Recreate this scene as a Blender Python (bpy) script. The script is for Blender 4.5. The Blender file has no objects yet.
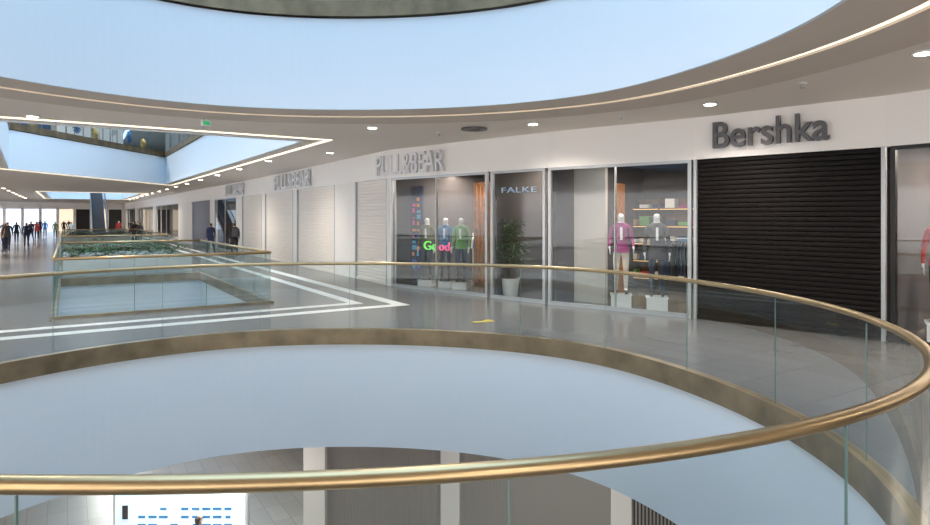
import bpy, bmesh, math, random
from mathutils import Vector, Matrix
from mathutils.geometry import tessellate_polygon
random.seed(7)
scene = bpy.context.scene
scene.view_settings.view_transform = 'Standard'
scene.view_settings.look = 'None'
scene.view_settings.exposure = 0.0

# ---------------------------------------------------------------- materials
def lin(c):
    return tuple(((x/255)/12.92 if x/255 <= .04045 else ((x/255+.055)/1.055)**2.4) for x in c)
def mat(name, rgb, rough=.6, metal=0., noise=0., nscale=8., emis=None, estr=0., spec=.5, bump=0., bscale=60.):
    m = bpy.data.materials.new(name); m.use_nodes = True
    nt = m.node_tree; b = nt.nodes['Principled BSDF']
    c = lin(rgb)
    b.inputs['Base Color'].default_value = (*c, 1)
    b.inputs['Roughness'].default_value = rough
    b.inputs['Metallic'].default_value = metal
    b.inputs['Specular IOR Level'].default_value = spec
    tc = nt.nodes.new('ShaderNodeTexCoord')
    if noise > 0:
        n = nt.nodes.new('ShaderNodeTexNoise'); n.inputs['Scale'].default_value = nscale; n.inputs['Detail'].default_value = 4
        nt.links.new(tc.outputs['Object'], n.inputs['Vector'])
        r = nt.nodes.new('ShaderNodeMapRange'); r.inputs[1].default_value = .3; r.inputs[2].default_value = .7
        r.inputs[3].default_value = 1-noise; r.inputs[4].default_value = 1+noise
        nt.links.new(n.outputs['Fac'], r.inputs[0])
        mx = nt.nodes.new('ShaderNodeVectorMath'); mx.operation = 'SCALE'; mx.inputs[0].default_value = c
        nt.links.new(r.outputs[0], mx.inputs['Scale']); nt.links.new(mx.outputs[0], b.inputs['Base Color'])
    if emis:
        b.inputs['Emission Color'].default_value = (*lin(emis), 1); b.inputs['Emission Strength'].default_value = estr
    return m
def glassmat(name, tint=(.90,.96,.95), f0=.05, f90=.8):
    m = bpy.data.materials.new(name); m.use_nodes = True; nt = m.node_tree
    nt.nodes.remove(nt.nodes['Principled BSDF']); out = nt.nodes['Material Output']
    t = nt.nodes.new('ShaderNodeBsdfTransparent'); t.inputs[0].default_value = (*tint, 1)
    g = nt.nodes.new('ShaderNodeBsdfGlossy'); g.inputs['Roughness'].default_value = .01; g.inputs[0].default_value = (.95,.98,1,1)
    f = nt.nodes.new('ShaderNodeLayerWeight'); f.inputs[0].default_value = .5
    pw = nt.nodes.new('ShaderNodeMath'); pw.operation = 'POWER'; pw.inputs[1].default_value = 4.5
    ad = nt.nodes.new('ShaderNodeMath'); ad.operation = 'MULTIPLY_ADD'; ad.inputs[1].default_value = f90-f0; ad.inputs[2].default_value = f0; ad.use_clamp = True
    nt.links.new(f.outputs['Facing'], pw.inputs[0]); nt.links.new(pw.outputs[0], ad.inputs[0])
    mx = nt.nodes.new('ShaderNodeMixShader')
    nt.links.new(ad.outputs[0], mx.inputs[0]); nt.links.new(t.outputs[0], mx.inputs[1]); nt.links.new(g.outputs[0], mx.inputs[2])
    nt.links.new(mx.outputs[0], out.inputs[0]); return m
def floormat(name, c1, c2, mortar, scale, rough, ang):
    m = bpy.data.materials.new(name); m.use_nodes = True; nt = m.node_tree; b = nt.nodes['Principled BSDF']
    tc = nt.nodes.new('ShaderNodeTexCoord'); mp = nt.nodes.new('ShaderNodeMapping'); mp.inputs['Rotation'].default_value = (0,0,ang)
    br = nt.nodes.new('ShaderNodeTexBrick'); br.inputs['Color1'].default_value = (*lin(c1),1); br.inputs['Color2'].default_value = (*lin(c2),1)
    br.inputs['Mortar'].default_value = (*lin(mortar),1); br.inputs['Scale'].default_value = scale; br.inputs['Mortar Size'].default_value = .005
    br.offset = 0; br.inputs['Brick Width'].default_value = .9; br.inputs['Row Height'].default_value = .45
    nt.links.new(tc.outputs['Object'], mp.inputs[0]); nt.links.new(mp.outputs[0], br.inputs['Vector'])
    n = nt.nodes.new('ShaderNodeTexNoise'); n.inputs['Scale'].default_value = 60; n.inputs['Detail'].default_value = 5
    nt.links.new(tc.outputs['Object'], n.inputs['Vector'])
    r = nt.nodes.new('ShaderNodeMapRange'); r.inputs[3].default_value = .88; r.inputs[4].default_value = 1.12
    nt.links.new(n.outputs['Fac'], r.inputs[0])
    mx = nt.nodes.new('ShaderNodeVectorMath'); mx.operation = 'SCALE'
    nt.links.new(br.outputs['Color'], mx.inputs[0]); nt.links.new(r.outputs[0], mx.inputs['Scale']); nt.links.new(mx.outputs[0], b.inputs['Base Color'])
    b.inputs['Roughness'].default_value = rough
    return m

D1 = Vector((-.54,.842,0)).normalized(); D2 = Vector((-D1.y, D1.x, 0))   # corridor axis / across (to the left)
ANG = -math.atan2(D1.y, D1.x)
M_floor = floormat('floor_granite', (113,110,109),(121,118,117),(96,94,93), 1.0, .19, ANG)
M_lfloor = floormat('lower_floor_tile', (170,168,166),(180,178,175),(120,118,116), 1.0, .3, ANG)
M_stripe = mat('white_stone', (232,232,230), .3, noise=.04)
M_face = mat('white_plaster', (218,227,236), .55)
M_soffit = mat('soffit_taupe', (200,189,178), .7)
M_ceil = mat('ceiling_plaster', (226,218,209), .8)
M_wall = mat('wall_white', (232,229,226), .6)
M_fascia = mat('fascia_white', (238,235,233), .55)
M_brass = mat('brass', (176,154,118), .34, 1.0, noise=.12, nscale=3)
M_bronze = mat('bronze_panel', (146,129,104), .4, .75, noise=.3, nscale=2.5)
M_glass = glassmat('balustrade_glass', (.80,.86,.86), .07, .65)
M_sglass = glassmat('shop_glass', (.88,.92,.94), .045, .6)
M_edge = mat('glass_edge', (100,128,124), .3)
M_led = mat('led_line', (255,240,215), .5, emis=(255,240,215), estr=1.4)
M_lamp = mat('lamp_lens', (255,255,255), .5, emis=(255,240,215), estr=25)
M_white = mat('white_paint', (235,235,235), .4)
M_frame = mat('aluminium_frame', (175,178,182), .35, .5)
M_dframe = mat('dark_frame', (30,28,28), .4, .3)
M_shut = mat('shutter_white', (228,222,216), .5)
M_dshut = mat('shutter_dark', (15,10,10), .6, spec=.2)
M_gshut = mat('shutter_grey', (92,96,112), .5)
M_letter = mat('letter_grey', (92,91,96), .4, .2)
M_letterw = mat('letter_white', (222,222,226), .4)
M_dark = mat('shop_dark', (40,38,40), .7)
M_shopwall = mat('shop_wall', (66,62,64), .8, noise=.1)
M_wood = mat('warm_wood', (168,108,54), .5, noise=.3, nscale=6)
M_dwood = mat('dark_wood', (84,60,42), .5, noise=.3, nscale=6)
M_beige = mat('beige_panel', (190,184,176), .6)
M_glow = mat('shelf_glow', (255,200,120), .5, emis=(255,200,125), estr=1.6)
M_black = mat('black', (18,18,20), .4)
M_green = mat('leaf_green', (66,104,52), .6, noise=.3, nscale=20)
M_soil = mat('soil', (60,45,35), .9)
M_trunk = mat('stem_brown', (92,74,50), .8)
M_skin = mat('skin', (205,160,132), .55)
M_hair = mat('hair', (48,36,30), .6)
M_hair2 = mat('hair_light', (170,140,100), .6)
M_mann = mat('mannequin_white', (215,212,210), .35)
M_shoe = mat('shoe', (30,28,30), .5)
def cloth(n, c): return mat('cloth_'+n, c, .85, noise=.08, nscale=30)
C = {k: cloth(k, v) for k, v in dict(black=(28,28,32), navy=(38,48,78), blue=(64,110,160), magenta=(140,44,104), cream=(216,204,188),
     grey=(70,68,72), denim=(50,56,74), red=(170,50,45), olive=(90,92,60), white=(225,225,225), green=(96,150,80), yellow=(210,180,70), tan=(170,140,105)).items()}

# ---------------------------------------------------------------- builder
class O:
    def __init__(s, name, parent=None):
        s.name=name; s.bm=bmesh.new(); s.m=[]; s.parent=parent
    def mi(s, m):
        if m not in s.m: s.m.append(m)
        return s.m.index(m)
    def face(s, vs, m, smooth=False):
        try:
            f = s.bm.faces.new([v if isinstance(v, bmesh.types.BMVert) else s.bm.verts.new(v) for v in vs])
            f.material_index = s.mi(m); f.smooth = smooth; return f
        except ValueError: return None
    def prism(s, pts, z0, z1, m, mtop=None):
        n=len(pts); a=[s.bm.verts.new((p[0],p[1],z0)) for p in pts]; b=[s.bm.verts.new((p[0],p[1],z1)) for p in pts]
        s.face(a[::-1], m); s.face(b, mtop or m)
        for i in range(n): s.face([a[i],a[(i+1)%n],b[(i+1)%n],b[i]], m)
    def box(s, c, size, m, rot=0., M=None):
        hx,hy,hz=[k/2 for k in size]; R=Matrix.Rotation(rot,3,'Z') if M is None else M
        v=[s.bm.verts.new(Vector(c)+R@Vector((x,y,z))) for x in(-hx,hx) for y in(-hy,hy) for z in(-hz,hz)]
        for q in((0,1,3,2),(4,6,7,5),(0,4,5,1),(2,3,7,6),(0,2,6,4),(1,5,7,3)): s.face([v[i] for i in q], m)
    def seg(s, p0, p1, z0, z1, tf, tb, m):
        """wall block from p0 to p1; tf towards mall, tb towards shop"""
        d=(p1-p0).normalized(); n=Vector((-d.y,d.x,0))
        s.prism([p0-n*tf,p1-n*tf,p1+n*tb,p0+n*tb], z0,z1,m)
    def tube(s, path, r, m, seg=10, closed=False, rz=None, cap=True):
        n=len(path); rings=[]; rz = rz or r
        for i,p in enumerate(path):
            p=Vector(p)
            if closed: t=Vector(path[(i+1)%n])-Vector(path[i-1])
            else: t=Vector(path[min(i+1,n-1)])-Vector(path[max(i-1,0)])
            t.normalize(); up=Vector((0,0,1)) if abs(t.z)<.9 else Vector((1,0,0))
            a=t.cross(up).normalized(); b=a.cross(t).normalized()
            rr = r[i] if isinstance(r,(list,tuple)) else r
            rb = rr if isinstance(r,(list,tuple)) else rz
            rings.append([s.bm.verts.new(p+a*math.cos(k*2*math.pi/seg)*rr+b*math.sin(k*2*math.pi/seg)*rb) for k in range(seg)])
        for i in range(n if closed else n-1):
            A=rings[i];B=rings[(i+1)%n]
            for k in range(seg): s.face([A[k],A[(k+1)%seg],B[(k+1)%seg],B[k]], m, True)
        if cap and not closed: s.face(rings[0][::-1],m); s.face(rings[-1],m)
    def disc(s, c, r, m, seg=20, z1=None):
        pts=[(c[0]+math.cos(k*2*math.pi/seg)*r, c[1]+math.sin(k*2*math.pi/seg)*r) for k in range(seg)]
        s.prism(pts, c[2], c[2]+.02 if z1 is None else z1, m)
    def ball(s, c, r, m, sub=2, sc=(1,1,1)):
        res=bmesh.ops.create_icosphere(s.bm, subdivisions=sub, radius=r, matrix=Matrix.Translation(c)@Matrix.Diagonal((*sc,1)))
        for v in res['verts']:
            for f in v.link_faces: f.material_index=s.mi(m); f.smooth=True
    def done(s, M=None, recalc=True):
        if M is not None: bmesh.ops.transform(s.bm, matrix=M, verts=s.bm.verts)
        if recalc: bmesh.ops.recalc_face_normals(s.bm, faces=s.bm.faces)
        me=bpy.data.meshes.new(s.name); s.bm.to_mesh(me); s.bm.free()
        for m in s.m: me.materials.append(m)
        ob=bpy.data.objects.new(s.name, me); scene.collection.objects.link(ob)
        if s.parent: ob.parent=s.parent
        return ob

# ---------------------------------------------------------------- plan curves
ctrl=[(-1.13,10.83),(.60,10.38),(2.08,9.40),(2.95,7.72),(3.33,6.12),(3.22,4.72),(2.91,3.85),(2.58,3.30),(2.04,2.78),(1.29,2.33),(.44,2.02),
      (-.2,1.915),(-.8,1.87),(-1.4,1.87),(-3.0,2.05),(-5.0,2.85),(-6.5,4.3),(-6.9,6.2),(-6.3,8.15),(-5.56,9.35),(-4.42,10.35),(-3.0,10.82)]
def catmull(c, k=24):
    out=[]; n=len(c)
    for i in range(n):
        p=[Vector((*c[(i+j)%n],0)) for j in(-1,0,1,2)]
        for a in range(k):
            t=a/k; out.append(.5*((2*p[1])+(p[2]-p[0])*t+(2*p[0]-5*p[1]+4*p[2]-p[3])*t*t+(3*p[1]-p[0]-3*p[2]+p[3])*t**3))
    return out
def resample(pts, n):
    L=[0]
    for i in range(len(pts)): L.append(L[-1]+(pts[(i+1)%len(pts)]-pts[i]).length)
    out=[];j=0
    for i in range(n):
        t=L[-1]*i/n
        while L[j+1]<t: j+=1
        f=(t-L[j])/(L[j+1]-L[j]); out.append(pts[j].lerp(pts[(j+1)%len(pts)],f))
    return out
NC=240
cur=resample(catmull(ctrl),NC)
for it in range(60):
    cur=[cur[i]*.5+(cur[i-1]+cur[(i+1)%NC])*.25 for i in range(NC)]
cur=resample(cur,NC)
area_=sum(cur[i].x*cur[(i+1)%NC].y-cur[(i+1)%NC].x*cur[i].y for i in range(NC))
if area_<0: cur=cur[::-1]
def off(c, d):
    n=len(c); o=[]
    for i in range(n):
        t=(c[(i+1)%n]-c[i-1]).normalized(); o.append(c[i]+Vector((t.y,-t.x,0))*d)
    return o

W=[Vector((*p,0)) for p in [(-50,91),(-10,30.5),(-2.2,18),(1.9,14.2),(4.5,12.2),(6.75,9.95),(8.6,7.2),(9.7,4),(10,0),(10,-6)]]
def P(s):
    i=min(int(s),len(W)-2); return W[i].lerp(W[i+1], s-i)
def N(s):
    i=min(int(s+1e-6),len(W)-2); d=(W[i+1]-W[i]).normalized(); return Vector((-d.y,d.x,0))
def Dr(s):
    i=min(int(s+1e-6),len(W)-2); return (W[i+1]-W[i]).normalized()
def spans(s0,s1):
    k=[s0]+[i for i in range(int(s0)+1,int(math.ceil(s1)))]+[s1]
    return [(a,b) for a,b in zip(k[:-1],k[1:]) if b-a>1e-5]
def woff(d):
    o=[]
    for i,p in enumerate(W):
        n=(N(max(i-.5,0))+N(min(i+.5,len(W)-1.5))).normalized(); o.append(p+n*d)
    return o
BACK=woff(5.0)
OUT=woff(5.3)
outer=[Vector(p) for p in OUT]+[Vector((-16,-6,0)), Vector((-71,80,0))]

def rect(c, l, w, t0=0):
    c=c+D1*t0; return [c, c+D1*l, c+D1*l+D2*w, c+D2*w]
CF=Vector((-4.53,14.42,0)); CC=Vector((-4.2,15.8,0))
fv1=rect(CF,9,4.2); fv2=rect(CF,16,4.2,17)
cv1=[CC, Vector((-17.5,36.2,0)), Vector((-18.1,24.6,0)), Vector((-9.5,12.4,0))]; cv2=rect(CC,20,6.4,42)
ZC=3.95; ZU=5.72; ZS=-2.0; ZL=-5.9; ZR=10.2
def plate(name, z, holes, m, up=True):
    o=O(name); polys=[[Vector((p.x,p.y,z)) for p in outer]]+[[Vector((p.x,p.y,z)) for p in h] for h in holes]
    flat=[p for pl in polys for p in pl]; vs=[o.bm.verts.new(p) for p in flat]
    for t in tessellate_polygon(polys):
        f=o.face([vs[i] for i in t], m)
        if f:
            f.normal_update()
            if (f.normal.z>0)!=up: f.normal_flip()
    return o.done(recalc=False)
plate('floor', 0, [cur,fv1,fv2], M_floor)
plate('ceiling_lower_level', ZS, [cur,fv1,fv2], M_ceil, False)
plate('ceiling', ZC, [cur,cv1,cv2], M_ceil, False)
plate('floor_upper_level', ZU, [cur,cv1,cv2], M_floor)
plate('ceiling_upper_level', ZR, [off(cur,.6),cv1,cv2], M_ceil, False)
plate('floor_lower_level', ZL, [], M_lfloor)
# soffit ring round atrium (slightly dropped taupe band) and LED line
def ring(o, a, b, z0, z1, m, sm=False):
    n=len(a); A=[o.bm.verts.new((p.x,p.y,z0)) for p in a];B=[o.bm.verts.new((p.x,p.y,z0)) for p in b]
    A2=[o.bm.verts.new((p.x,p.y,z1)) for p in a];B2=[o.bm.verts.new((p.x,p.y,z1)) for p in b]
    for i in range(n):
        j=(i+1)%n
        o.face([A[i],B[i],B[j],A[j]],m,False); o.face([A2[i],A2[j],B2[j],B2[i]],m)
        o.face([A[i],A[j],A2[j],A2[i]],m,False); o.face([B[i],B2[i],B2[j],B[j]],m,False)
o=O('trim_soffit_band'); ring(o, off(cur,.05), off(cur,.78), ZC-.06, ZC+.02, M_soffit); ring(o, off(cur,.92), off(cur,1.75), ZC-.06, ZC+.02, M_soffit); o.done()
o=O('led_strip_light'); ring(o, off(cur,.78), off(cur,.92), ZC-.03, ZC-.01, M_led); o.done()
# slab faces
o=O('trim_slab_edge')
ring(o, cur, off(cur,.05), ZS-.02, -.2, M_face); ring(o, cur, off(cur,.05), ZC-.07, ZU-.25, M_face)
ring(o, off(cur,.6), off(cur,.7), ZR-.02, ZR+.6, M_face)
def rring(r, d):  # offset convex CCW polygon outward
    n=len(r); o=[]
    for i in range(n):
        t0=(r[i]-r[i-1]).normalized(); t1=(r[(i+1)%n]-r[i]).normalized()
        n0=Vector((t0.y,-t0.x,0)); n1=Vector((t1.y,-t1.x,0)); o.append(r[i]+(n0+n1)*(d/(1+n0.dot(n1))))
    return o
for r in (fv1,fv2): ring(o, r, rring(r,.05), ZS-.02, -.2, M_face)
for r in (cv1,cv2): ring(o, r, rring(r,.05), ZC-.03, ZU-.25, M_face); ring(o, r, rring(r,.1), ZR-.02, ZR+.6, M_face)
o.done()
o=O('led_strip_light'); 
for r in (cv1,cv2): ring(o, rring(r,.5), rring(r,.62), ZC-.02, ZC-.005, M_led)
o.done()

# ---------------------------------------------------------------- balustrades
def balustrade(name, path, z, closed_smooth, panel=1.5, phase=0, h=1.2, r=.032):
    o=O(name); n=len(path)
    a,b=(off(path,-.05),off(path,.07)) if closed_smooth else (rring(path,-.05),rring(path,.07))
    ring(o, a, b, z-.22, z+.05, M_bronze)
    if closed_smooth:
        o.tube([p+Vector((0,0,z+h-.012)) for p in off(path,.01)], r*1.15, M_brass, 14, True, rz=r*.88)
        lo=[o.bm.verts.new((p.x,p.y,z+.05)) for p in path]; hi=[o.bm.verts.new((p.x,p.y,z+h-.04)) for p in path]
        for i in range(n): o.face([lo[i],lo[(i+1)%n],hi[(i+1)%n],hi[i]],M_glass,True)
        L=(path[1]-path[0]).length*n; k=round(L/panel); step=n/k
        for q in range(k):
            i0=int(phase+q*step)
            p=path[i0%n]; t=(path[(i0+1)%n]-p).normalized()
            o.seg(p, p+t*.005, z+.05, z+h-.05, .005,.005, M_edge)
    else:
        for i in range(4):
            p0,p1=path[i],path[(i+1)%4]; L=(p1-p0).length; k=max(1,round(L/1.6)); d=(p1-p0)/k
            o.tube([p0+Vector((0,0,z+h-.025)),p1+Vector((0,0,z+h-.025))], r, M_brass, 8)
            for q in range(k):
                a0=p0+d*q; a1=p0+d*(q+1)
                o.face([a0+Vector((0,0,z+.05)),a1+Vector((0,0,z+.05)),a1+Vector((0,0,z+h-.05)),a0+Vector((0,0,z+h-.05))], M_glass)
                o.seg(a0,a0+d.normalized()*.012, z+.05,z+h-.05,.006,.006,M_edge)
    return o.done(recalc=False)
balustrade('glass_balustrade', cur, 0, True, phase=6)
balustrade('glass_balustrade', fv1, 0, False); balustrade('glass_balustrade', fv2, 0, False)
balustrade('glass_balustrade', cur, ZU, True)
balustrade('glass_balustrade', cv1, ZU, False); balustrade('glass_balustrade', cv2, ZU, False)

# ---------------------------------------------------------------- floor stripes
o=O('trim_floor_stripes')
K=Vector((-1.25,14.09,0))
for d,w in ((0,.30),(.80,.26)):
    k=K+(D1+D2)*d
    o.prism([k, k+D1*62, k+D1*62+D2*w, k+D2*w], .0, .004, M_stripe)
    o.prism([k+D2*w, k+D2*w+D1*w, k+D1*w+D2*11, k+D2*11], .0, .004, M_stripe)
o.done()
o=O('floor_sticker'); q=Vector((.35,11.85,0)); o.box((q.x,q.y,.004),(.42,.12,.004),C['yellow'],.3); o.box((q.x+.1,q.y+.12,.004),(.15,.15,.004),C['yellow'],.9); o.done()

# ---------------------------------------------------------------- walls
ZT=3.13
o=O('wall_fascia')
for a,b in spans(0,9): o.seg(P(a),P(b),ZT,ZC,0,.2,M_fascia)
o.done()
o=O('wall_shopfront_piers')
for a,b in ((0,.02),(.20,.24),(.44,.47),(.66,.744),(.832,.85),(.929,.947),(1.0,1.042),(1.356,1.392),(1.695,1.823),(1.99,2.015),(6.95,7.1),(8,9)):
    for s0,s1 in spans(a,b): o.seg(P(s0),P(s1),0,ZT,.0,.2,M_wall)
o.done()
o=O('wall_shop_back')
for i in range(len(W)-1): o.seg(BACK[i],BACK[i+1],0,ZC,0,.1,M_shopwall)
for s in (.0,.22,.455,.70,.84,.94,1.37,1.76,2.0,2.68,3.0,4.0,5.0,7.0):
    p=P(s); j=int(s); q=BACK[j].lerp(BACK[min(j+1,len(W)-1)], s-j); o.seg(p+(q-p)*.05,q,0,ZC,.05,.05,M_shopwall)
o.done()
o=O('ceiling_shops')
for i in range(len(W)-1):
    A=[W[i]+N(i+.5)*.22,W[i+1]+N(i+.5)*.22,BACK[i+1],BACK[i]]; o.prism(A,3.4,3.43,M_dark)
o.done()
o=O('wall_left'); o.seg(Vector((-16,-6,0)),Vector((-71,80,0)),0,ZC,.1,.1,M_wall); o.done()
o=O('wall_rear'); o.seg(Vector((14,-6,0)),Vector((-16,-6,0)),0,ZC,.1,.1,M_wall); o.done()
M_upshop=mat('upper_shop_glow',(230,235,240),.5,emis=(215,228,238),estr=.5)
o=O('wall_upper_level')
for i in range(len(outer)):
    p0,p1=outer[i],outer[(i+1)%len(outer)]; o.seg(p0,p1,ZU,ZR,.05,.05,M_beige)
    d=(p1-p0); L=d.length; d.normalize(); x=.6
    while x+3.4<L: o.seg(p0+d*x,p0+d*(x+3.4),ZU+.1,ZU+2.9,-.04 if i<9 else -.04,.12,M_upshop); x+=4.6
o.done()
o=O('wall_lower_level')
for i in range(len(outer)): o.seg(outer[i],outer[(i+1)%len(outer)],ZL,ZS,.05,.05,M_beige)
o.done()
# upper-level shopfronts facing the voids
uo=O('wall_upper_shopfront'); u0=Vector((-26,22,0)); u1=Vector((-26.5,48,0)); ud=(u1-u0).normalized()
uo.seg(u1,u0,ZU+3,ZR,0,.2,M_wall)
for k in range(6):
    a=u0+ud*(k*4.3); uo.seg(a+ud*.5,a,ZU,ZU+3,0,.2,M_wall); uo.seg(a+ud*4.3,a+ud*.5,ZU+.05,ZU+3,-.05,.15,(M_upshop if k%3 else C['blue']))
    for j in range(1,4): uo.seg(a+ud*(.5+j*.95+.06),a+ud*(.5+j*.95),ZU+.05,ZU+3,0,.19,M_frame)
uo.done()
# far end wall with bright shopfronts
o=O('wall_far_end'); e0=W[0]+D2*0
M_bright=mat('daylit_window',(235,245,255),.4,emis=(215,232,255),estr=1.5); M_shopglow=mat('shop_glow',(255,235,205),.5,emis=(255,232,205),estr=.9)
for k in range(13):
    a=e0+D2*(k*2); b=e0+D2*(k*2+2)
    o.seg(a,a+D2*.35,0,ZC,.2,.2,M_wall); o.seg(a,b,3.1,ZC,.15,.2,M_wall)
    o.seg(a+D2*.35,b,0.02,3.1,0,.1, M_bright if k in(4,5,6,7,8,9) else (M_shopglow if k%2 else M_dark))
o.done()

# shutters
def shutter(a,b,m,z0=.02,z1=ZT,pitch=.1):
    o=O('roller_shutter')
    for s0,s1 in spans(a,b):
        p0,p1=P(s0),P(s1); n=N((s0+s1)/2); k=int((z1-z0)/pitch); h=(z1-z0)/k
        for i in range(k):
            z=z0+i*h
            prof=[(0.07,z),(0.052,z+h*.12),(0.048,z+h*.5),(0.052,z+h*.88),(0.07,z+h)]
            for (d0,za),(d1,zb) in zip(prof[:-1],prof[1:]):
                o.face([p0+n*d0+Vector((0,0,za)),p1+n*d0+Vector((0,0,za)),p1+n*d1+Vector((0,0,zb)),p0+n*d1+Vector((0,0,zb))],m)
        o.seg(p0+n*.04,p1+n*.04,0,.08,.02,.05,m)
        d=(p1-p0).normalized()
        o.seg(p0,p0+d*.06,0,z1,.01,.1,M_frame); o.seg(p1-d*.06,p1,0,z1,.01,.1,M_frame)
    o.done(recalc=False)
shutter(.744,.832,M_gshut); shutter(.947,1.0,M_shut); shutter(1.042,1.356,M_shut); shutter(1.392,1.695,M_shut); shutter(1.823,1.99,M_shut)
shutter(4.0,5.0,M_dshut,pitch=.085)
# windows
wn=[0]
def window(a,b,div,fm,z0=.0):
    wn[0]+=1; o=O('window_%d'%wn[0])
    for s0,s1 in spans(a,b):
        p0,p1=P(s0),P(s1); n=N((s0+s1)/2); d=(p1-p0).normalized()
        o.seg(p0,p1,0,.08,.0,.08,fm); o.seg(p0,p1,ZT-.06,ZT,.0,.08,fm)
        q0,q1=p0+n*.04,p1+n*.04
        o.face([q0+Vector((0,0,.08)),q1+Vector((0,0,.08)),q1+Vector((0,0,ZT-.06)),q0+Vector((0,0,ZT-.06))],M_sglass)
        for k in range(div+1):
            c=p0.lerp(p1,k/div); w=.07 if k in(0,div) else .02
            c0=c if k<div else c-d*w
            o.seg(c0,c0+d*w,.08,ZT-.06,.0,.08,fm)
    o.done(recalc=False)
for a,b,c,f in ((.02,.20,5,M_frame),(.24,.44,5,M_frame),(.47,.66,4,M_frame),(.85,.929,2,M_frame),(2.015,2.67,2,M_frame),(2.69,2.985,1,M_frame),(3.0,3.985,2,M_frame),(5.02,6,2,M_dframe),(6,6.95,2,M_dframe),(7.1,8,2,M_dframe)):
    window(a,b,c,f)

# ---------------------------------------------------------------- signs
def sign(name, txt, a, b, z0, z1, m, ext=.05, offset=.05, bold=.012):
    cu=bpy.data.curves.new(name,'FONT'); cu.body=txt; cu.extrude=.04; cu.offset=bold
    t=bpy.data.objects.new('tmp',cu); scene.collection.objects.link(t)
    dg=bpy.context.evaluated_depsgraph_get(); me=bpy.data.meshes.new_from_object(t.evaluated_get(dg))
    bpy.data.objects.remove(t)
    xs=[v.co.x for v in me.vertices]; ys=[v.co.y for v in me.vertices]; x0,x1,y0,y1=min(xs),max(xs),min(ys),max(ys)
    w=(b-a).length; d=(b-a).normalized(); n=Vector((-d.y,d.x,0))
    for v in me.vertices:
        X=(v.co.x-x0)/(x1-x0)*w; Z=z0+(v.co.y-y0)/(y1-y0)*(z1-z0); k=(v.co.z/.04)*ext
        v.co=a+d*X-n*(offset+ext+k)+Vector((0,0,Z))
    me.materials.clear(); me.materials.append(m)
    ob=bpy.data.objects.new(name,me); scene.collection.objects.link(ob); return ob
sign('store_sign','Bershka',Vector((4.80,11.90,0)),Vector((6.20,10.50,0)),3.30,3.80,M_letter,ext=.035,bold=.012)
sign('store_sign','PULL&BEAR',P(1.955),P(2.42),3.22,3.80,M_letterw,bold=.005)
sign('store_sign','PULL&BEAR',P(1.19),P(1.53),3.2,3.85,M_letterw)
sign('store_sign','PULL&BEAR',P(.90),P(.957),3.2,3.85,M_letterw)

# ---------------------------------------------------------------- lights
def downlight(x,y,z=ZC,power=70,r=.09, real=True):
    o=O('ceiling_downlight'); o.disc((x,y,z-.03),r*1.35,M_white,20,z-.005); o.disc((x,y,z-.035),r,M_lamp,20,z-.03); ob=o.done()
    if real:
        l=bpy.data.lights.new('lamp','SPOT'); l.energy=power; l.color=(1,.90,.79); l.spot_size=math.radians(150); l.spot_blend=1.0; l.shadow_soft_size=.15
        lo=bpy.data.objects.new('lamp',l); lo.location=(x,y,z-.07); scene.collection.objects.link(lo); lo.parent=ob
for x,y in ((4.19,10.6),(1.41,12.86),(-2.0,13.4),(5.4,7.3),(6.6,3.5),(-8.3,11.9),(-11,8),(2,-1.5),(-4,-1.5)):
    downlight(x,y,ZC,540)
downlight(-4.05,18.6,ZC,0,.09,False)
for k in range(14):
    p=Vector((-4.2,18.2,0))+D1*(k*4.3+4)+Vector((D1.y,-D1.x,0))*.6
    downlight(p.x-.9,p.y-.6,ZC,620,.1,k%2==0)
    q=p+D2*10.5; downlight(q.x,q.y,ZC,1300,.1,k%2==1)
    q=p-D2*1.8+D1*1; downlight(q.x,q.y,ZC,80,.06,False)
def area(name,loc,sx,sy,power,col,rot=(0,0,0)):
    l=bpy.data.lights.new(name,'AREA'); l.shape='RECTANGLE'; l.size=sx; l.size_y=sy; l.energy=power; l.color=col
    o=bpy.data.objects.new(name,l); o.location=loc; o.rotation_euler=rot; scene.collection.objects.link(o); return o
sky=(.50,.75,1.0)
area('skylight',(-1.8,6.3,11.2),10,8.5,1000,sky)
rz=math.atan2(D1.y,D1.x)
c=CC+D1*11.5+D2*3.2; area('skylight',(c.x,c.y,11.2),23,6.4,2100,sky,(0,0,rz))
c=CC+D1*52+D2*3.2; area('skylight',(c.x,c.y,11.2),20,6.4,2800,sky,(0,0,rz))
w=bpy.data.worlds.new('World'); scene.world=w; w.use_nodes=True
w.node_tree.nodes['Background'].inputs[0].default_value=(.48,.72,1,1); w.node_tree.nodes['Background'].inputs[1].default_value=.72
# added fill along the bare rear / left walls, standing for opposite shops' glow
for x in (-8.5,5.5): area('wall_fill_light',(x,-5.8,1.85),13,3.5,600,(1,.96,.92),(math.radians(90),0,math.radians(180)))
ld=(Vector((-71,80,0))-Vector((-16,-6,0))).normalized(); lang=math.atan2(ld.y,ld.x)
for t in (10,30,50,70,90):
    p=Vector((-16,-6,0))+ld*t+Vector((ld.y,-ld.x,0))*.3; area('wall_fill_light',(p.x,p.y,1.85),18,3.5,900,(.96,.97,1),(math.radians(90),0,lang))
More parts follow.
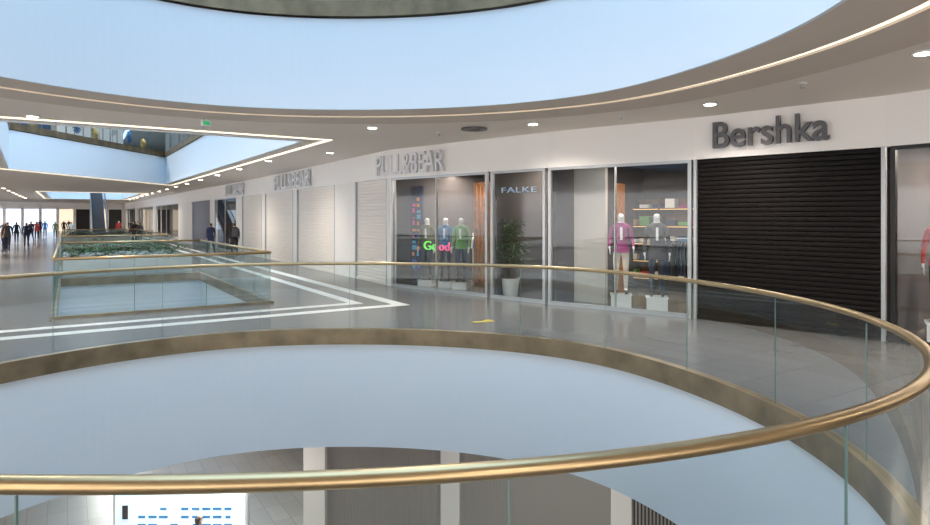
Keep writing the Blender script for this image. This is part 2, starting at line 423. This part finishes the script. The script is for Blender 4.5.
# shop interior lights
def shoplight(s,depth=2.2,power=60,col=(1,.84,.68),z=3.3,sz=1.2):
    p=P(s)+N(s)*depth; area('shop_ceiling_light',(p.x,p.y,z),sz,sz,power,col)
for s,pw in ((2.2,130),(2.5,130),(2.85,90),(3.3,50),(3.75,70),(5.3,150),(5.7,130),(6.5,130),(.1,900),(.34,900),(.56,700),(.89,60)): shoplight(s,power=pw)
for s in (3.55,3.8,2.3): shoplight(s,.5,14,(1,.95,.9),3.3,.3)
shoplight(5.25,.5,25,(1,.95,.9),3.3,.3)
for x,y,pw in ((-6,13,200),(2,9,150),(-14,25,500),(-3,3,200)): area('ceiling_light_panel',(x,y,ZS-.05),1.5,1.5,pw,(1,.93,.85))
# upper-level lights
for x,y in ((-1,14),(-10,12),(-21,25),(-5,25),(-21,35)): area('ceiling_light_panel',(x,y,ZR-.1),1.5,1.5,450,(1,.95,.88))

# vents, exit sign
o=O('ceiling_vent'); 
for r0,r1 in ((.12,.16),(.18,.22),(.24,.29)):
    a=[Vector((.2+math.cos(t*.2618)*r0,13.6+math.sin(t*.2618)*r0,0)) for t in range(24)]; b=[Vector((.2+math.cos(t*.2618)*r1,13.6+math.sin(t*.2618)*r1,0)) for t in range(24)]
    ring(o,a,b,ZC-.04,ZC-.005,M_letter)
o.done()
for x,y in ((3.0,11.9),(-.6,14.3),(4.9,9.0)):
    o=O('ceiling_sprinkler'); o.disc((x,y,ZC-.02),.06,M_white,14,ZC-.001); o.tube([(x,y,ZC-.02),(x,y,ZC-.07)],.015,M_frame,8); o.disc((x,y,ZC-.08),.03,M_frame,10,ZC-.07); o.done()
M_exit=mat('exit_green',(60,190,120),.4,emis=(90,220,150),estr=.3)
o=O('exit_sign'); o.box((-4.97,11.9,3.80),(.2,.04,.11),M_white,1.0); o.box((-4.95,11.873,3.80),(.13,.01,.07),M_exit,1.0); o.tube([(-4.97,11.9,3.82),(-4.97,11.9,3.95)],.01,M_white,6); o.done()
downlight(-4.75,11.6,ZC,200)

# ---------------------------------------------------------------- people / mannequins
def person(name, loc, face=0., H=1.75, top='black', legs='navy', hair=None, stride=0., mannequin=False, hem=.82, backpack=None, arm=0.):
    k=H/1.75
    st=stride
    V=[(0,0,.95),(0,0,1.1),(0,0,1.28),(0,.005,1.43),(0,.0,1.51),(0,-.01,1.60),(0,0,1.685)]
    R=[(.145,.11),(.13,.10),(.155,.11),(.10,.08),(.052,.055),(.078,.095),(.066,.082)]
    E=[(i,i+1) for i in range(6)]
    for sx,ph in ((1,1),(-1,-1)):
        b=len(V)
        V+=[(sx*.17,.005,1.40),(sx*.225,.03+ph*st*.12,1.13),(sx*.24,-.05-arm*.12+ph*st*.22,.90+arm*.12),(sx*.24,-.075-arm*.2+ph*st*.25,.83+arm*.14)]
        R+=[(.062,.06),(.043,.043),(.029,.027),(.034,.018)]; E+=[(3,b),(b,b+1),(b+1,b+2),(b+2,b+3)]
        b=len(V)
        V+=[(sx*.088,0,.88),(sx*.095,-.02-ph*st*.2,.50),(sx*.10,.03-ph*st*.42+(.1*st if ph<0 else 0),.09),(sx*.11,-.12-ph*st*.42,.035)]
        R+=[(.088,.095),(.058,.06),(.038,.042),(.042,.032)]; E+=[(0,b),(b,b+1),(b+1,b+2),(b+2,b+3)]
    bm=bmesh.new(); ly=bm.verts.layers.skin.verify()
    vs=[bm.verts.new(v) for v in V]
    for a,b in E: bm.edges.new((vs[a],vs[b]))
    for v,r in zip(vs,R): v[ly].radius=r
    vs[0][ly].use_root=True
    me=bpy.data.meshes.new('t'); bm.to_mesh(me); bm.free(); t=bpy.data.objects.new('t',me); scene.collection.objects.link(t)
    t.modifiers.new('s','SKIN'); sb=t.modifiers.new('b','SUBSURF'); sb.levels=2; sb.render_levels=2
    dg=bpy.context.evaluated_depsgraph_get(); m2=bpy.data.meshes.new_from_object(t.evaluated_get(dg)); bpy.data.objects.remove(t)
    o=O(name); o.bm.from_mesh(m2)
    sk=M_mann if mannequin else M_skin; hm=hair or M_hair
    zmin=min(v.co.z for v in o.bm.verts)
    for f in o.bm.faces:
        c=f.calc_center_median(); f.smooth=True
        if c.z>1.49:
            f.material_index=o.mi(hm if (not mannequin and (c.z>1.68 or (c.y>.01 and c.z>1.53))) else sk)
        elif abs(c.x)>.19 and c.z<.90+arm*.12: f.material_index=o.mi(sk)
        elif c.z>hem: f.material_index=o.mi(C[top])
        elif c.z>.09: f.material_index=o.mi(C[legs])
        else: f.material_index=o.mi(M_shoe)
    # face
    if not mannequin:
        for sx in(1,-1):
            o.ball((sx*.03,-.088,1.615),.011,M_black,1); o.ball((sx*.078,0,1.60),.022,sk,1,(.4,1,1.4))
        o.box((0,-.085,1.555),(.045,.012,.01),C['red'])
    o.tube([(0,-.088,1.62),(0,-.115,1.585)],[.006,.013],sk,6)
    # coat hem / skirt flare
    if hem<.95:
        rings=[]
        for z,rx,ry in((1.02,.15,.12),(.9,.172,.14),(hem-.02,.185,.155)):
            rings.append([o.bm.verts.new((math.cos(q*math.pi/8)*rx,math.sin(q*math.pi/8)*ry,z)) for q in range(16)])
        for A,B in zip(rings[:-1],rings[1:]):
            for q in range(16): o.face([A[q],A[(q+1)%16],B[(q+1)%16],B[q]],C[top],True)
    # open jacket front showing a pale shirt on mannequins
    if mannequin: o.box((0,-.108,1.27),(.05,.02,.26),C['white'])
    # jacket collar
    o.tube([(math.cos(q*math.pi/5)*.075,math.sin(q*math.pi/5)*.07,1.465) for q in range(10)],.018,C[top],6,True)
    # hands
    for sx,ph in ((1,1),(-1,-1)):
        hx,hy,hz=sx*.24,-.085-arm*.22+ph*st*.26,.80+arm*.14
        for q,(dy,l) in enumerate(((-.027,.066),(-.009,.078),(.009,.074),(.027,.058))):
            o.tube([(hx,hy+dy,hz+.01),(hx-sx*.004,hy+dy*1.1-.004,hz-l*.5),(hx-sx*.016,hy+dy-.008,hz-l)],[.0095,.0088,.0065],sk,6)
        o.tube([(hx,hy-.025,hz+.05),(hx-sx*.012,hy-.052,hz+.02),(hx-sx*.018,hy-.06,hz-.012)],[.011,.0105,.007],sk,6)
    if backpack:
        o.box((0,.17,1.2),(.28,.14,.42),C[backpack]); o.box((0,.25,1.12),(.2,.05,.2),C[backpack])
        for sx in(1,-1): o.tube([(sx*.1,.12,1.4),(sx*.11,0,1.475),(sx*.12,-.115,1.35),(sx*.13,-.02,1.1),(sx*.1,.12,1.05)],.018,C[backpack],6)
    M=Matrix.Translation((loc[0],loc[1],loc[2]-zmin*k))@Matrix.Rotation(face,4,'Z')@Matrix.Scale(k,4)
    return o.done(M)
aw=math.atan2(D1.y,D1.x)+math.pi/2   # facing away down the corridor
person('walking_person',(-13.2,32.2,0),aw+.2,1.76,'navy','denim',stride=.6,hem=.8)
person('walking_person',(-11.6,31.2,0),aw,1.78,'black','black',stride=.4,backpack='grey',hem=.72)
for x,y,h,t,l,f,st in ((-31.5,58.5,1.75,'black','navy',aw,.5),(-29.8,56.5,1.7,'tan','black',aw,.3),(-33.5,60,1.7,'red','navy',aw+3.1,.4),
      (-27.3,37,1.78,'black','black',aw,.6),(-29.0,41,1.7,'navy','denim',aw,.4),(-32,43,1.75,'grey','black',aw+3,.5),(-38,55,1.7,'red','black',aw,.2),
      (-35,50,1.75,'black','denim',aw+.4,.5),(-42,62,1.7,'blue','navy',aw,.4),(-44,68,1.7,'black','black',aw+3,.4),(-39,59,1.65,'olive','black',aw,.3),
      (-24.5,46,1.75,'black','navy',aw,.5),(-23.6,45,1.68,'grey','black',aw,.4),(-25.6,48,1.7,'red','black',aw+3,.4),(-28.3,38.2,1.68,'tan','navy',aw,.5),(-34,47,1.7,'black','black',aw,.5),(-46,72,1.7,'black','grey',aw,.4),(-48,70,1.75,'navy','black',aw,.4),(-33,52,1.7,'white','navy',aw+3,.4)):
    person('walking_person',(x,y,0),f,h,t,l,stride=st)
person('walking_person',(-5.55,12.9,ZL),2.8,1.75,'blue','navy',stride=.3)
person('walking_person',(-3.6,12.5,ZL),.3,1.72,'tan','black',hair=M_hair2,stride=.3)
person('standing_person',(-.43,11.75,ZU),.0,1.75,'blue','blue')
# window mannequins + pedestals
def mannequin(loc, face, top, legs, arm=0., hem=.9, z=.3):
    o=O('mannequin_pedestal'); o.box((loc[0],loc[1],z/2),(.42,.42,z),M_white,face); o.box((loc[0],loc[1],z-.01),(.46,.46,.02),M_white,face); o.done()
    person('mannequin',(loc[0],loc[1],z),face,1.86,top,legs,mannequin=True,arm=arm,hem=hem)
mannequin((3.46,13.75),-.2,'magenta','cream',.9)
mannequin((4.10,13.25),-.25,'grey','denim',.0,.78)
mannequin((-.55,17.55),-.3,'blue','denim',.4,z=.2); mannequin((-.1,17.25),-.3,'green','navy',.2,z=.2); mannequin((-1.1,18.0),-.3,'olive','denim',z=.2)
mannequin((8.6,9.1),-.8,'black','grey'); mannequin((7.7,10.0),-.6,'red','black')

# ---------------------------------------------------------------- shop furnishings
def shelf(s, depth, w, m=M_wood, h=2.5, glow=True):
    p=P(s)+N(s)*depth; d=Dr(s); n=N(s); o=O('shop_shelving')
    a=p-d*w/2; b=p+d*w/2
    o.seg(a,b,0,h,-.36,.40,m)
    for k in range(int(w/.9)+1):
        q=a.lerp(b,k/max(1,int(w/.9))); o.seg(q,q+d*.04,0,h,0,.38,m)
    z=.3
    while z<h:
        o.seg(a,b,z,z+.03,0,.38,m)
        if glow: o.seg(a,b,z-.015,z,-.03,.05,M_glow)
        x=.1
        while x<w-.35:
            hh=random.uniform(.08,.26); c=random.choice(list(C.values())); q=a+d*x; o.seg(q,q+d*.26,z+.03,z+.03+hh,-.04,.34,c); x+=.36
        z+=.48
    o.done()
def rack(s, depth, w, cols):
    p=P(s)+N(s)*depth; d=Dr(s); n=N(s); o=O('clothing_rack'); a=p-d*w/2;b=p+d*w/2
    up=Vector((0,0,1))
    for q in(a,b): o.tube([q,q+up*1.5],.015,M_frame,8); o.tube([q-n*.25+up*.02,q+n*.25+up*.02],.015,M_frame,8)
    o.tube([a+up*1.5,b+up*1.5],.015,M_frame,8)
    x=.08
    while x<w-.06:
        q=a+d*x; c=C[random.choice(cols)]; L=random.uniform(.7,1.0)
        prof=[(-.05,1.44),(-.22,1.36),(-.27,1.05),(-.21,1.03),(-.2,1.44-L),(.2,1.44-L),(.21,1.03),(.27,1.05),(.22,1.36),(.05,1.44)]
        A=[o.bm.verts.new(q+n*u+up*z) for u,z in prof]; B=[o.bm.verts.new(q+n*u+up*z+d*.035) for u,z in prof]
        o.face(A,c); o.face(B[::-1],c)
        for i in range(10): o.face([A[i],A[(i+1)%10],B[(i+1)%10],B[i]],c)
        o.tube([q+d*.017+up*1.44,q+d*.017+up*1.52],.004,M_frame,5)
        x+=.075
    o.done()
shelf(2.25,4.2,2.6); shelf(2.86,3.2,1.5,h=2.9); shelf(3.45,4.3,3.0,M_dwood,h=2.5); shelf(5.5,4.2,2.5,M_dwood,glow=True); shelf(.56,4,6); shelf(.34,4,6); shelf(.1,4,6)
rack(2.3,2.6,1.5,['black','blue','olive','white']); rack(3.75,2.1,1.2,['grey','black','denim','black','navy']); rack(2.86,2.2,.9,['navy','red','tan'])
rack(5.3,1.4,1.3,['black','red','denim','grey']); rack(5.7,1.4,1.2,['black','magenta','navy'])
o=O('display_panel'); p=P(2.47)+N(2.5)*1.7; d=Dr(2.5)
for k in range(12): o.seg(p+d*(k*.14-.85),p+d*(k*.14-.76),0.0,3.0,0,.06,M_wood)
o.seg(p-d*.86,p+d*.8,1.6,1.68,-.02,.08,M_wood); o.seg(p-d*.86,p+d*.8,0,.1,0,.1,M_wood); o.seg(p-d*.86,p+d*.8,2.92,3.0,0,.1,M_wood); o.done()
o=O('display_panel'); a=P(3.06)+N(3.1)*.9; o.seg(a,a+Dr(3.1)*.8,0,3.38,0,.12,M_beige); o.done()
M_poster=[mat('poster_'+n,c,.4,emis=c,estr=.12) for n,c in (('pink',(190,70,130)),('blue',(60,100,190)),('cyan',(90,160,195)),('orange',(210,130,70)))]
o=O('graphic_display'); a=P(2.03)+N(2.1)*.7; o.seg(a,a+Dr(2.1)*.5,0,2.9,0,.06,C['navy'])
for i in range(12):
    for j in range(2):
        q=a+Dr(2.1)*(.06+j*.2); h=.5+i*.18
        if random.random()<.75: o.seg(q,q+Dr(2.1)*random.uniform(.08,.18),h,h+random.uniform(.05,.14),.012,.0,random.choice(M_poster))
o.done()
M_ng=mat('neon_green',(120,255,90),.4,emis=(130,210,110),estr=.55); M_np=mat('neon_pink',(255,90,150),.4,emis=(215,100,140),estr=.5)
a=P(2.20)+N(2.2)*.35
sign('neon_sign','Go',a,a+Dr(2.2)*.55,1.08,1.33,M_ng,.02,0,.0)
sign('neon_sign','od',a+Dr(2.2)*.6,a+Dr(2.2)*1.0,1.08,1.31,M_np,.02,0,.0)
M_cy=mat('reflection_letters',(170,195,220),.4,emis=(170,200,230),estr=.25)
sign('reflected_lettering','FALKE',P(2.72)+N(2.8)*.25,P(2.91)+N(2.8)*.25,2.60,2.73,M_cy,.01,0,-.01)  # glowing letters behind the glass imitate the reflection of an opposite shop's sign

# plants
def leaves(o, c, h, spread, n, ln=.22, wd=.035):
    for i in range(n):
        t=random.uniform(.25,1); a=random.uniform(0,6.28); r=spread*random.random()**.5*(1.2-.5*t)
        p=Vector(c)+Vector((math.cos(a)*r,math.sin(a)*r,h*t)); a2=random.uniform(0,6.28)
        dr=Vector((math.cos(a2),math.sin(a2),random.uniform(-.5,.7))).normalized(); sd=dr.cross(Vector((0,0,1))).normalized()*wd; l=ln*random.uniform(.7,1.2)
        o.face([p,p+dr*l*.4+sd,p+dr*l-Vector((0,0,l*.15)),p+dr*l*.4-sd],M_green)
o=O('potted_plant'); c=(1.15,15.75,0)
pr=[(.0,.17),(.02,.18),(.42,.24),(.45,.245)]
o.tube([(c[0],c[1],z) for z,_ in pr],[r for _,r in pr],M_white,20); o.disc((c[0],c[1],.44),.21,M_soil,16,.46)
for k in range(5):
    a=k*1.26; o.tube([(c[0]+math.cos(a)*.06,c[1]+math.sin(a)*.06,.42),(c[0]+math.cos(a)*.12,c[1]+math.sin(a)*.12,1.2),(c[0]+math.cos(a)*.3,c[1]+math.sin(a)*.3,1.8)],[.014,.01,.005],M_trunk,6)
leaves(o,(c[0],c[1],.5),1.4,.42,340,.22,.03); o.done(recalc=False)
M_planter=mat('planter_white',(200,198,196),.5)
for t0,d0,l,wd in ((10.2,.1,1.6,4.0),(13.6,.1,1.6,4.0),(34.5,.2,1.6,4.0),(37.5,.2,1.6,4)):
    o=O('planter_box'); r=rect(CF+D2*d0,l,wd,t0); i_=rring(r,-.08); 
    ring(o, i_, r, 0, .62, M_planter); o.prism(i_,.3,.56,M_soil)
    for k in range(9):
        q=r[0]+D1*random.uniform(.3,l-.3)+D2*(.3+k*(wd-.6)/8); leaves(o,(q.x,q.y,.5),random.uniform(.25,.7),.3,60,.25,.04)
    o.done(recalc=False)

# hanging festive ornaments on the upper level behind the balustrade
M_gold=mat('gold_tinsel',(200,170,100),.4,.4)
o=O('festive_ornaments')
for k in range(7):
    q=cv1[1].lerp(cv1[2],.1+k*.12)+Vector((-.6,0,0)); z=ZU+.35+.25*(k%3); m_=[M_gold,C['blue'],M_white][k%3]
    for a in range(8):
        t=a*math.pi/8; v=Vector((0,math.cos(t),math.sin(t)))*.35; c_=Vector((q.x,q.y,z)); o.tube([c_-v,c_+v],.025,m_,5)
    o.tube([(q.x,q.y,z),(q.x,q.y,ZR-.02)],.008,M_white,4)
o.done()

# escalator
es=CC+D1*45+D2*2.2; o=O('escalator'); n=24; L=10.5; wE=1.0
for i in range(n):
    t=i*L/n; z=ZU*i/n; q=es+D1*t; o.prism([q,q+D1*(L/n),q+D1*(L/n)+D2*wE,q+D2*wE],max(z-.25,0),z+ZU/n*.9,M_letter)
for s_ in (-.12,wE+.02):
    a=es+D2*s_; b=a+D1*L
    for q0,q1,mm in ((-.35,.25,M_frame),(.25,1.0,M_sglass)):
        o.face([a+Vector((0,0,max(q0,0))),b+Vector((0,0,ZU+q0)),b+Vector((0,0,ZU+q1)),a+Vector((0,0,q1))],mm)
    o.tube([a-D1*.5+Vector((0,0,1.0)),a+Vector((0,0,1.02)),b+Vector((0,0,ZU+1.02)),b+D1*.5+Vector((0,0,ZU+1.0))],.04,M_black,8)
o.done(recalc=False)

# ---------------------------------------------------------------- lower level
M_lshut=mat('lower_shutter',(150,144,140),.5); 
a0=Vector((-3.55,13.7,0)); b0=Vector((7.5,11.6,0)); dd=(b0-a0).normalized(); nn=Vector((-dd.y,dd.x,0))
o=O('wall_lower_shopfront')
o.seg(a0,b0,-2.9,ZS,0,.3,M_wall)
for x,wd in ((0,.5),(3.1,.4),(6.6,.4),(10.5,.5)): o.seg(a0+dd*x,a0+dd*(x+wd),ZL,-2.9,.05,.3,M_wall)
o.seg(a0+nn*.3,a0+nn*.31+nn*6,ZL,ZS,.1,.1,M_wall); o.done()
o=O('roller_shutter')
x=.5
while x<10.5:
    if not (3.1<=x<3.5 or 6.6<=x<7): o.seg(a0+dd*x,a0+dd*(x+.035),ZL,-2.9,-.08,.12,M_lshut); o.seg(a0+dd*(x+.035),a0+dd*(x+.07),ZL,-2.9,-.095,.12,M_dshut if x>6.9 else M_lshut)
    x+=.07
o.done()
M_scr=mat('screen_white',(235,245,255),.3,emis=(225,240,255),estr=.8)
M_scrb=mat('screen_blue',(40,120,180),.3,emis=(40,120,190),estr=.5)
o=O('directory_board'); c=Vector((-6.35,13.9,0)); o.box((c.x,c.y,-4.72),(3.0,.14,1.2),M_white); o.box((c.x,c.y-.075,-4.72),(2.9,.02,1.1),M_scr)
for x in(-1.2,1.2): o.box((c.x+x,c.y,-5.6),(.12,.12,.6),M_letter)
for r_ in range(4):
    for q in range(9):
        if random.random()<.8: o.box((c.x-.85+q*.24,c.y-.09,-4.50-r_*.18),(random.uniform(.1,.2),.01,.05),M_scrb)
o.done()
sign('directory_number','1',Vector((-7.62,13.8,0)),Vector((-7.50,13.8,0)),-4.72,-4.42,M_black,.01,0,.03)

# ---------------------------------------------------------------- camera
cam=bpy.data.cameras.new('camera'); cam.lens=24; cam.sensor_width=36; cam.shift_y=-.0489; cam.clip_end=400
co=bpy.data.objects.new('camera',cam); co.location=(0,0,2.0); co.rotation_euler=(math.radians(90),0,0); scene.collection.objects.link(co); scene.camera=co
